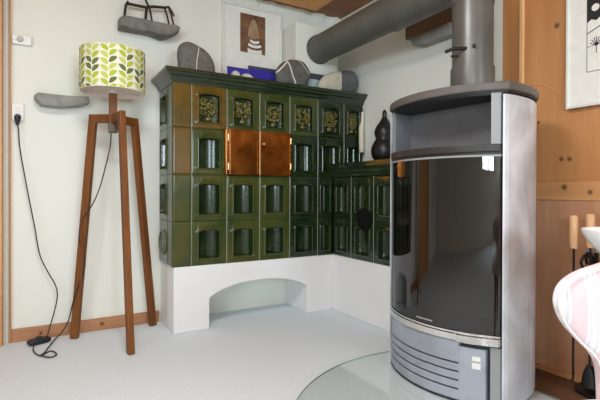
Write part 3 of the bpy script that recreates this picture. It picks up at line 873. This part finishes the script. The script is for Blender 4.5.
# ------------------------------------------------------------------ wall fittings
out_ = thing('wall_outlet', 'white wall outlet with a black plug beside the door casing', 'outlet', (-.084, YB, 1.215))
b = BM(); add_box(b, -.112, YB - .014, 1.170, -.056, YB - .0005, 1.260); part('plate', b, M['white_plastic'], out_, .004)
b = BM()
for z in (1.237, 1.195): add_tube(b, [(-.084, YB - .0135, z), (-.084, YB - .0155, z)], .019, 24)
part('socket_face', b, M['white_plastic'], out_)
b = BM()
for z in (1.237,):
    for dx in (-.008, 0, .008): add_tube(b, [(-.084 + dx, YB - .0153, z - (.004 if dx == 0 else 0)), (-.084 + dx, YB - .0160, z - (.004 if dx == 0 else 0))], .0022, 8)
part('pin_hole', b, M['grey_plastic'], out_)
th = thing('thermostat', 'white rectangular thermostat with a round dial high on the white wall', 'thermostat', (-.065, YB, 1.595))
b = BM(); add_box(b, -.110, YB - .024, 1.571, -.021, YB - .0005, 1.621); part('housing', b, M['white_plastic'], th, .004)
b = BM(); add_tube(b, [(-.074, YB - .0235, 1.598), (-.074, YB - .034, 1.598)], [.016, .014], 24); part('dial', b, M['grey_plastic'], th, .001, label='round dial shaded in grey')  # dial greyed to paint in the shade around the edges
b = BM(); add_tube(b, [(-.100, YB - .0238, 1.592), (-.100, YB - .0250, 1.592)], .003, 10); part('indicator', b, M['grey_plastic'], th)

# ------------------------------------------------------------------ stones on the walls
XZ = ((1, 0, 0), (0, 0, 1), (0, -1, 0))
b = BM(); add_pebble(b, [(-.011, 1.288), (-.011, 1.309), (.003, 1.321), (.063, 1.318), (.158, 1.319), (.247, 1.325), (.254, 1.29), (.247, 1.281), (.207, 1.268), (.119, 1.252), (.053, 1.250), (.016, 1.256)], .075, (0, YB - .038, 0), *XZ, rough=.007, flat=.10, seed=3, smooth=False)
single('stone_wall_shelf', b, M['slate'], 'narrow grey stone fixed to the wall left of the lamp shade', 'stone', (.12, YB, 1.287))
b = BM(); add_pebble(b, [(.402, 1.735), (.404, 1.786), (.423, 1.804), (.478, 1.803), (.579, 1.800), (.672, 1.800), (.738, 1.800), (.755, 1.792), (.739, 1.758), (.696, 1.732), (.649, 1.719), (.579, 1.729), (.478, 1.733)], .11, (0, YB - .056, 0), *XZ, rough=.007, flat=.10, seed=9, smooth=False)
single('stone_wall_shelf', b, M['slate2'], 'grey stone wall shelf carrying the dark iron figure', 'stone', (.58, YB, 1.76))
fg = thing('iron_figure', 'dark bent iron rod animal figure standing on the stone shelf', 'figure', (.58, 2.74, 1.806))
def rod(name, pts, r=.0055): 
    b = BM(); add_tube(b, pts, r, 7); part(name, b, M['iron'], fg)
rod('body', smooth_path([(.447, 2.74, 1.886), (.50, 2.74, 1.886), (.564, 2.735, 1.885), (.60, 2.735, 1.897), (.676, 2.74, 1.908)], 5), .0085)
rod('leg', [(.460, 2.75, 1.905), (.447, 2.75, 1.884), (.435, 2.75, 1.797)])
rod('leg', [(.452, 2.72, 1.890), (.444, 2.72, 1.860), (.437, 2.72, 1.797)])
rod('leg', [(.564, 2.75, 1.885), (.560, 2.75, 1.85), (.556, 2.75, 1.797)], .008)
rod('leg', [(.571, 2.72, 1.890), (.580, 2.72, 1.85), (.590, 2.72, 1.797)])
rod('leg', [(.670, 2.75, 1.905), (.685, 2.75, 1.86), (.700, 2.75, 1.796)])
rod('leg', [(.680, 2.72, 1.912), (.700, 2.72, 1.87), (.719, 2.72, 1.794)])
rod('tail', smooth_path([(.672, 2.74, 1.906), (.690, 2.74, 1.918), (.708, 2.74, 1.895), (.724, 2.74, 1.866)], 4))
rod('neck', smooth_path([(.575, 2.735, 1.890), (.560, 2.735, 1.915), (.548, 2.735, 1.95), (.540, 2.735, 1.985)], 4), .007)
rod('head', smooth_path([(.540, 2.735, 1.980), (.515, 2.735, 1.992), (.485, 2.735, 1.982)], 4), .009)

b = BM(); add_box(b, XW - .030, 1.672, 1.728, XW - .0005, 2.045, 1.818)
for v in b.verts:
    if v.co.y > 2 and v.co.z < 1.75: v.co.z += .01
single('wooden_wall_board', b, M['board'], 'rough brown board on the right wall behind the flue pipe', 'board', (XW, 1.86, 1.77), .004)
b = BM(); add_pebble(b, [(1.973, 1.715), (1.960, 1.675), (1.892, 1.653), (1.77, 1.650), (1.658, 1.650), (1.652, 1.69), (1.66, 1.718), (1.771, 1.716), (1.892, 1.722)], .07, (XW - .037, 0, 0), (0, 1, 0), (0, 0, 1), (-1, 0, 0), rough=.007, flat=.10, seed=5, smooth=False)
single('stone_wall_shelf', b, M['slate'], 'grey stone jutting from the right wall under the brown board', 'stone', (XW, 1.81, 1.69))

# ------------------------------------------------------------------ things on top of the tiled stove
ZO = 1.4785
def lowered(outl, z=ZO):
    m_ = min(q[1] for q in outl); return [(a, c - m_ + z + .0005) for a, c in outl]
def stone(outl, th_, y, mats, label, rough=.002, seed=0, split=None, tilt=0, group=None, flat=.45):
    b = BM(); o2 = lowered(outl)
    add_pebble(b, o2, th_, (0, y, 0), *XZ, rough=rough, seed=seed, split=split, flat=flat)
    m_ = min(v.co.z for v in b.verts)
    for v in b.verts: v.co.z += ZO + .0008 - m_
    cx = sum(q[0] for q in o2) / len(o2); cz = sum(q[1] for q in o2) / len(o2)
    return single('stone', b, mats, label, 'stone', (cx, y, cz), group=group)
stone([(.730, 1.480), (.703, 1.545), (.704, 1.622), (.739, 1.659), (.786, 1.662), (.865, 1.629), (.910, 1.580), (.926, 1.515), (.915, 1.480)], .075, 2.58, M['stone1'], 'flat grey stone with one white vein standing at the left on the tiled stove', seed=1)
stone([(1.345, 1.480), (1.315, 1.548), (1.342, 1.605), (1.388, 1.640), (1.44, 1.655), (1.508, 1.652), (1.547, 1.622), (1.570, 1.570), (1.545, 1.500), (1.52, 1.480)], .070, 2.535, M['stone2'], 'round dark stone crossed by several pale veins on the tiled stove', seed=2)
def two_tone():
    m, nt, b = new_mat('two_tone_stone')
    v = tc(nt); sx = nt.nodes.new('ShaderNodeSeparateXYZ'); nt.links.new(v, sx.inputs[0])
    f = noise_node(nt, v, 22, 5)
    ca = ramp(nt, f, [(.3, (.46, .42, .32)), (.7, (.64, .59, .48))]); cb = ramp(nt, f, [(.3, (.09, .09, .095)), (.7, (.14, .14, .145))])
    gt = nt.nodes.new('ShaderNodeMath'); gt.operation = 'GREATER_THAN'; nt.links.new(sx.outputs['X'], gt.inputs[0]); gt.inputs[1].default_value = -.027
    mx = nt.nodes.new('ShaderNodeMix'); mx.data_type = 'RGBA'
    nt.links.new(gt.outputs[0], mx.inputs['Factor']); nt.links.new(ca, mx.inputs['A']); nt.links.new(cb, mx.inputs['B'])
    nt.links.new(mx.outputs['Result'], b.inputs['Base Color']); b.inputs['Roughness'].default_value = .8
    bump(nt, b, f, .3, .004); return m
stone([(1.655, 1.480), (1.648, 1.540), (1.699, 1.593), (1.798, 1.628), (1.902, 1.646), (1.950, 1.621), (1.966, 1.566), (1.945, 1.515), (1.91, 1.480)], .080, 2.53, two_tone(), 'two toned stone, half beige and half dark grey, on the tiled stove', seed=3)
def leaning_tile(name, x0, x1, h, y, t, mats, label, cat, dark=0):
    lean = .12
    rot = Matrix.Rotation(-lean, 3, 'X')
    b = BM(); add_box(b, -(x1 - x0) / 2, -t / 2, 0, (x1 - x0) / 2, t / 2, h, 0, bevel=.002)
    if dark: add_box(b, -(x1 - x0) / 2 - .001, -t / 2 - .001, h - dark, (x1 - x0) / 2 + .001, t / 2 + .001, h + .001, 1)
    for v in b.verts: v.co = rot @ v.co
    m_ = min(v.co.z for v in b.verts)
    for v in b.verts: v.co += Vector(((x0 + x1) / 2, y, ZO + .0008 - m_))
    return single(name, b, mats, label, cat, ((x0 + x1) / 2, y, ZO))
leaning_tile('glazed_tile', 1.022, 1.164, .098, 2.615, .012, [M['blue'], M['blue_edge']], 'small cobalt blue tile leaning behind two pale pebbles', 'tile', .004)
leaning_tile('glazed_tile', 1.168, 1.372, .124, 2.615, .012, [M['blue'], M['blue_edge']], 'larger cobalt blue tile with a dark top edge beside the veined round stone', 'tile', .016)
leaning_tile('glazed_tile', 1.585, 1.765, .128, 2.580, .012, [M['pale_blue'], M['blue_edge']], 'pale blue tile with a dark band standing between two stones', 'tile', .040)
stone([(1.022, 1.48), (1.016, 1.505), (1.035, 1.530), (1.062, 1.525), (1.075, 1.50), (1.066, 1.48)], .045, 2.545, M['pale_stone'], 'pale rounded pebble before the small blue tile', seed=5)
stone([(1.082, 1.48), (1.080, 1.50), (1.10, 1.522), (1.135, 1.522), (1.165, 1.50), (1.17, 1.48)], .045, 2.545, M['pale_stone'], 'longer pale pebble before the joint of both blue tiles', seed=6)

# slim ivory rod before the right end of the tiles
wd = thing('slim_rod', 'slim ivory rod with a dark tip before the right end tile', 'pale_rod', (1.952, YF - .026, 1.21))
b = BM(); add_tube(b, [(1.957, YF - .026, 1.075), (1.955, YF - .026, 1.10), (1.953, YF - .026, 1.22), (1.953, YF - .026, 1.25), (1.962, YF - .026, 1.285), (1.965, YF - .026, 1.355)], [.017, .018, .018, .017, .011, .010], 16); part('shaft', b, M['pale_rod'], wd)
b = BM(); add_tube(b, [(1.957, YF - .026, 1.0745), (1.957, YF - .026, 1.062), (1.957, YF - .026, 1.050)], [.013, .012, .004], 14); part('tip', b, M['black'], wd)
b = BM(); add_tube(b, smooth_path([(1.965, YF - .026, 1.354), (1.965, YF - .026, 1.372), (1.965, YF - .014, 1.378), (1.965, YF - .0085, 1.377)], 4), .003, 8); part('hook', b, M['black'], wd)

# black gourd-shaped vessel on the wing
b = BM()
add_lathe(b, [(.035, 0), (.056, .004), (.076, .028), (.085, .06), (.083, .09), (.069, .122), (.055, .142), (.056, .156), (.063, .176), (.062, .200), (.050, .228), (.032, .252), (.018, .275), (.013, .295), (.016, .305), (.013, .318), (.004, .33)], 1.888, 2.15, .9858, 32)
single('gourd_vessel', b, M['black_pot'], 'black gourd shaped vessel on the low tiled ledge behind the wood stove', 'vessel', (1.888, 2.15, .9858))

# ------------------------------------------------------------------ framed prints
fp = thing('framed_print', 'cream framed sepia print on the back wall above the tiled stove', 'picture', (1.27, YB, 1.5))
x0, x1, z0, z1 = 1.047, 1.492, 1.492, 2.052
y = YB
b = BM()
for (p, q, r_, s_) in ((x0, z0, x0 + .016, z1), (x1 - .016, z0, x1, z1), (x0 + .0161, z0, x1 - .0161, z0 + .016), (x0 + .0161, z1 - .016, x1 - .0161, z1)):
    add_box(b, p, y - .024, q, r_, y - .0005, s_)
part('frame', b, M['frame_white'], fp, .003)
b = BM(); add_box(b, x0 + .014, y - .012, z0 + .014, x1 - .014, y - .006, z1 - .014); part('mount', b, M['mat_white'], fp)
b = BM(); Y1 = y - .0125
def flat_poly(bm, pts, yy, mi): 
    f = bm.faces.new([bm.verts.new((a, yy, c)) for a, c in pts]); f.material_index = mi
add_box(b, 1.178, Y1 - .001, 1.740, 1.364, Y1, 2.001, 0)
# pale seated shape and curved white bands
flat_poly(b, [(1.232, 1.850), (1.240, 1.905), (1.262, 1.965), (1.282, 1.975), (1.300, 1.94), (1.315, 1.89), (1.322, 1.848), (1.275, 1.838)], Y1 - .0014, 1)
for k, (zc, w_, hh) in enumerate(((1.826, .036, .016), (1.798, .050, .017), (1.757, .058, .030))):
    up_ = [(1.284 - w_ + 2 * w_ * i / 12, zc - hh * .5 - .012 * (1 - (i / 6 - 1) ** 2)) for i in range(13)]
    lo_ = [(1.284 - w_ * .9 + 1.8 * w_ * i / 12, zc + hh * .5 - .010 * (1 - (i / 6 - 1) ** 2)) for i in range(13)]
    if k == 2: up_ = [(1.232, 1.741), (1.338, 1.741)]
    flat_poly(b, up_ + list(reversed(lo_)), Y1 - .0014, 2)
part('print', b, [M['sepia'], M['sepia2'], M['mat_white']], fp)

fr = thing('framed_print', 'pale framed ink drawing with a white moon on the wood panelling', 'picture', (XW, .80, 1.16))
y0, y1, z0, z1 = .60, 1.074, 1.156, 1.80
b = BM(); add_box(b, XW - .016, y0 + .002, z0 + .002, XW - .0135, y1 - .001, z1 - .002); add_box(b, XW - .0134, y0 + .01, z0 + .01, XW - .0005, y1 - .01, z1 - .01); part('backing', b, M['frame_back'], fr)
b = BM()
for (p, q, r_, s_) in ((y0, z0, y0 + .010, z1), (y1 - .010, z0, y1, z1), (y0 + .0101, z0, y1 - .0101, z0 + .010), (y0 + .0101, z1 - .010, y1 - .0101, z1)):
    add_box(b, XW - .028, p, q, XW - .0162, r_, s_)
part('frame', b, M['frame_silver'], fr, .002)
b = BM(); add_box(b, XW - .020, y0 + .010, z0 + .010, XW - .0162, y1 - .010, z1 - .010); part('mount', b, M['mat_white'], fr)
b = BM(); XP = XW - .0204
def poly_x(pts, mi, d=0): 
    f = b.faces.new([b.verts.new((XP - d, a, c)) for a, c in pts]); f.material_index = mi
def line_x(p, q, w_, mi, d=.0004):
    p, q = Vector(p), Vector(q); dd = (q - p).normalized(); nn = Vector((-dd.y, dd.x)) * w_ / 2
    poly_x([tuple(p + nn), tuple(q + nn), tuple(q - nn), tuple(p - nn)], mi, d)
poly_x([(.991, 1.298), (.70, 1.298), (.70, 1.66), (.991, 1.66)], 1)
for e in (((.991, 1.298), (.70, 1.298)), ((.991, 1.298), (.991, 1.66)), ((.70, 1.298), (.70, 1.66)), ((.991, 1.66), (.70, 1.66))): line_x(*e, .0025, 0)
poly_x([(.991, 1.512), (.991, 1.66), (.70, 1.66), (.70, 1.56), (.85, 1.535)], 0, .0003)
poly_x([(.959 + .015 * math.cos(2 * PI * k / 20), 1.557 + .015 * math.sin(2 * PI * k / 20)) for k in range(20)], 1, .0006)
# skyline, leaf strokes, slopes and a small tree
poly_x([(.991, 1.500), (.975, 1.512), (.955, 1.503), (.935, 1.518), (.91, 1.508), (.90, 1.520), (.90, 1.530), (.991, 1.512)], 0, .0005)
line_x((.991, 1.456), (.86, 1.512), .004, 0); line_x((.991, 1.400), (.80, 1.425), .0022, 0); line_x((.92, 1.36), (.74, 1.46), .002, 0)
for k in range(7):
    a = PI * (.12 + .13 * k); line_x((.955, 1.400), (.955 + .026 * math.cos(a), 1.403 + .034 * math.sin(a)), .003, 0, .0007)
line_x((.955, 1.370), (.955, 1.405), .003, 0, .0007)
part('print', b, [M['ink'], M['mat_white']], fr)

# ------------------------------------------------------------------ fireside tools
TG = Vector((1.895, .915, 0))
st = thing('tool_stand', 'black iron fireside tool stand behind the striped chair', 'tool stand', TG)
b = BM(); add_lathe(b, [(.068, 0), (.072, .006), (.072, .014), (.045, .022), (.012, .030)], TG.x, TG.y, .0075, 28); part('base', b, M['black'], st)
b = BM(); add_tube(b, [(TG.x, TG.y, .04), (TG.x, TG.y, .565)], .008, 12); part('post', b, M['black'], st)
b = BM(); add_lathe(b, [(.040, 0), (.042, .003), (.040, .006)], TG.x, TG.y, .566, 28); part('plate', b, M['stove_steel'], st)
b = BM()
for a in (2.95, 5.2, .9):
    dx, dy = math.cos(a), math.sin(a)
    add_tube(b, smooth_path([(TG.x + dx * .004, TG.y + dy * .004, .43), (TG.x + dx * .03, TG.y + dy * .03, .535), (TG.x + dx * .06, TG.y + dy * .06, .555), (TG.x + dx * .082, TG.y + dy * .082, .53), (TG.x + dx * .070, TG.y + dy * .070, .505)], 5), .0055, 8)
part('scroll', b, M['black'], st)
tools = [((1.832, .967), 'peach wooden handled hearth tool nearest the wood stove', 'poker'),
         ((1.841, .910), 'peach wooden handled hearth tool in the middle of the stand', 'brush'),
         ((1.853, .862), 'peach wooden handled hearth tool hanging behind the white bowl', 'shovel')]
for i, ((tx, ty), lab, kd) in enumerate(tools):
    t_ = thing('hearth_tool', lab, 'hearth tool', (tx, ty, .575), group='wooden handled hearth tools')
    zo = .008 * i
    b = BM(); add_tube(b, [(tx, ty, .578 + zo), (tx, ty, .60 + zo), (tx, ty, .70 + zo), (tx, ty, .708 + zo)], [.013, .015, .016, .013], 16); part('handle', b, M['peach'], t_, label='peach wooden handle')
    b = BM(); add_tube(b, [(tx, ty, .578 + zo), (tx, ty, .10)], .0045, 8); part('rod', b, M['black'], t_)
    b = BM()
    if kd == 'poker': add_tube(b, smooth_path([(tx, ty, .10), (tx, ty, .065), (tx - .02, ty, .05)], 4), [.0045] * 8 + [.002], 8)
    elif kd == 'brush': add_tube(b, [(tx, ty, .13), (tx, ty, .10), (tx, ty, .05)], [.01, .022, .03], 14)
    else: add_box(b, tx - .03, ty - .004, .05, tx + .03, ty + .004, .14)
    part('head', b, M['black'], t_)

# ------------------------------------------------------------------ pedestal table and bowl (mostly outside the picture)
def cam_xy(right, fwd): return (right * .8608 + fwd * .5089, -right * .5089 + fwd * .8608)
TX, TY = cam_xy(1.175, 1.28)
tb = thing('pedestal_table', 'round wooden pedestal table carrying the white bowl', 'table', (TX, TY, 0))
b = BM(); add_lathe(b, [(.255, 0), (.262, .008), (.262, .018), (.255, .024)], TX, TY, .578, 48); part('tabletop', b, M['table_wood'], tb)
b = BM(); add_lathe(b, [(.03, .03), (.028, .10), (.040, .25), (.024, .42), (.05, .578)], TX, TY, 0, 24); part('column', b, M['table_wood'], tb)
b = BM(); add_lathe(b, [(.17, .008), (.17, .018), (.10, .026), (.03, .032)], TX, TY, 0, 32); part('base', b, M['table_wood'], tb)
BX, BY = cam_xy(.930, 1.275)
b = BM()
add_lathe(b, [(.045, 0), (.046, .006), (.06, .018), (.085, .046), (.104, .076), (.108, .088), (.105, .090), (.098, .078), (.07, .040), (.03, .016), (.005, .012)], BX, BY, .6028, 48)
single('bowl', b, M['ceramic'], 'white ceramic bowl above the striped chair in front of the wooden handles', 'bowl', (BX, BY, .6028))

# ------------------------------------------------------------------ striped chair
CX, CYc = cam_xy(.635, .785)
ch = thing('upholstered_chair', 'small upholstered chair in pink and white stripes with white piping', 'chair', (CX, CYc, 0), math.atan2(-.5089, .8608))
# local frame: x right in view, y away from the seat
half = [(0, .702), (.055, .698), (.103, .684), (.145, .669), (.170, .651), (.181, .630), (.181, .608), (.170, .581), (.146, .552), (.121, .527), (.110, .500), (.107, .46), (.107, .40)]
half = [(p.x, p.z) for p in smooth_path([(x, 0, z) for x, z in half], 3)]
outl = half + [(-x, z) for x, z in reversed(half[1:])]
def back_pt(x, z, y): return Vector((x, y + (z - .45) * .05 , z - .012))
b = BM(); K = 6; rings = []
for i in range(-K, K + 1):
    t = i / K * PI / 2; k = .02 if abs(i) == K else abs(math.cos(t)) ** .28; d = math.sin(t)
    rings.append([b.verts.new(back_pt(x * k, .56 + (z - .56) * k, d * .028)) for x, z in outl])
n = len(outl)
for a, c in zip(rings, rings[1:]):
    for k in range(n):
        f = b.faces.new((a[k], a[(k + 1) % n], c[(k + 1) % n], c[k])); f.smooth = True
b.faces.new(rings[0]); b.faces.new(rings[-1])
part('backrest', b, M['stripe'], ch, local=True)
b = BM()
for yy in (-.016,):
    add_tube(b, smooth_path([back_pt(x * 1.0, .56 + (z - .56) * 1.0, yy) for x, z in outl], 3), .0021, 7)
part('piping', b, M['piping'], ch, local=True)
b = BM(); add_pebble(b, [(-.20, -.02), (-.11, .02), (.11, .02), (.20, -.02), (.23, -.22), (.20, -.40), (0, -.43), (-.20, -.40), (-.23, -.22)], .12, (0, 0, .39), (1, 0, 0), (0, 1, 0), (0, 0, 1), flat=.25)
part('seat', b, M['stripe'], ch, local=True)
for sx, sy in ((-.16, -.36), (.16, -.36), (-.13, -.02), (.13, -.02)):
    b = BM(); add_tube(b, [(sx * 1.08, sy * 1.06, .0005), (sx, sy, .2), (sx, sy, .35)], [.011, .017, .022], 12); part('leg', b, M['table_wood'], ch, local=True)

# ------------------------------------------------------------------ daylight through the windows, plus an added ceiling fill
w = bpy.data.worlds.new('World'); SC.world = w; w.use_nodes = True
bg = w.node_tree.nodes['Background']; bg.inputs[0].default_value = (.80, .90, 1.0, 1); bg.inputs[1].default_value = 2.0
def area_light(name, loc, rot, sx, sy, power, col=(1, .97, .93)):
    l = bpy.data.lights.new(name, 'AREA'); l.shape = 'RECTANGLE'; l.size = sx; l.size_y = sy; l.energy = power; l.color = col
    o = bpy.data.objects.new(name, l); COL.objects.link(o); o.location = loc; o.rotation_euler = rot
for (a0, z0, a1, z1) in REAR:
    area_light('window_daylight', ((a0 + a1) / 2, YR - .20, (z0 + z1) / 2), (PI / 2 - .02, 0, 0), a1 - a0, z1 - z0, 250 * (a1 - a0) * (z1 - z0), (.74, .895, 1))
for (a0, z0, a1, z1) in LEFT:
    area_light('window_daylight', (XL - .20, (a0 + a1) / 2, (z0 + z1) / 2), (PI / 2 - .02, 0, -PI / 2), a1 - a0, z1 - z0, 520 * (a1 - a0) * (z1 - z0), (.76, .905, 1))

area_light('ceiling_fill_light', (.15, .95, ZC - .06), (0, 0, 0), .5, .5, 115, (.92, .965, 1))  # added fill under the ceiling, no fitting modelled, brightens floor and walls

# ------------------------------------------------------------------ camera
cd = bpy.data.cameras.new('Camera'); cam = bpy.data.objects.new('Camera', cd); COL.objects.link(cam)
cd.sensor_width = 36; cd.lens = 445.89 / 600 * 36; cd.shift_y = -6.38 / 600; cd.clip_start = .02
cam.matrix_world = Matrix.Translation((0, 0, .8)) @ Matrix.Rotation(-.5339, 4, 'Z') @ Matrix.Rotation(PI / 2 - .005, 4, 'X') @ Matrix.Rotation(.0029, 4, 'Z')
SC.camera = cam
SC.view_settings.view_transform = 'Standard'; SC.view_settings.look = 'None'; SC.view_settings.gamma = 1
SC.view_settings.use_curve_mapping = False
SC.view_settings.exposure = -1.88
SC.cycles.use_denoising = True
SC.cycles.max_bounces = 10; SC.cycles.diffuse_bounces = 6; SC.cycles.transparent_max_bounces = 16
SC.cycles.sample_clamp_indirect = 8
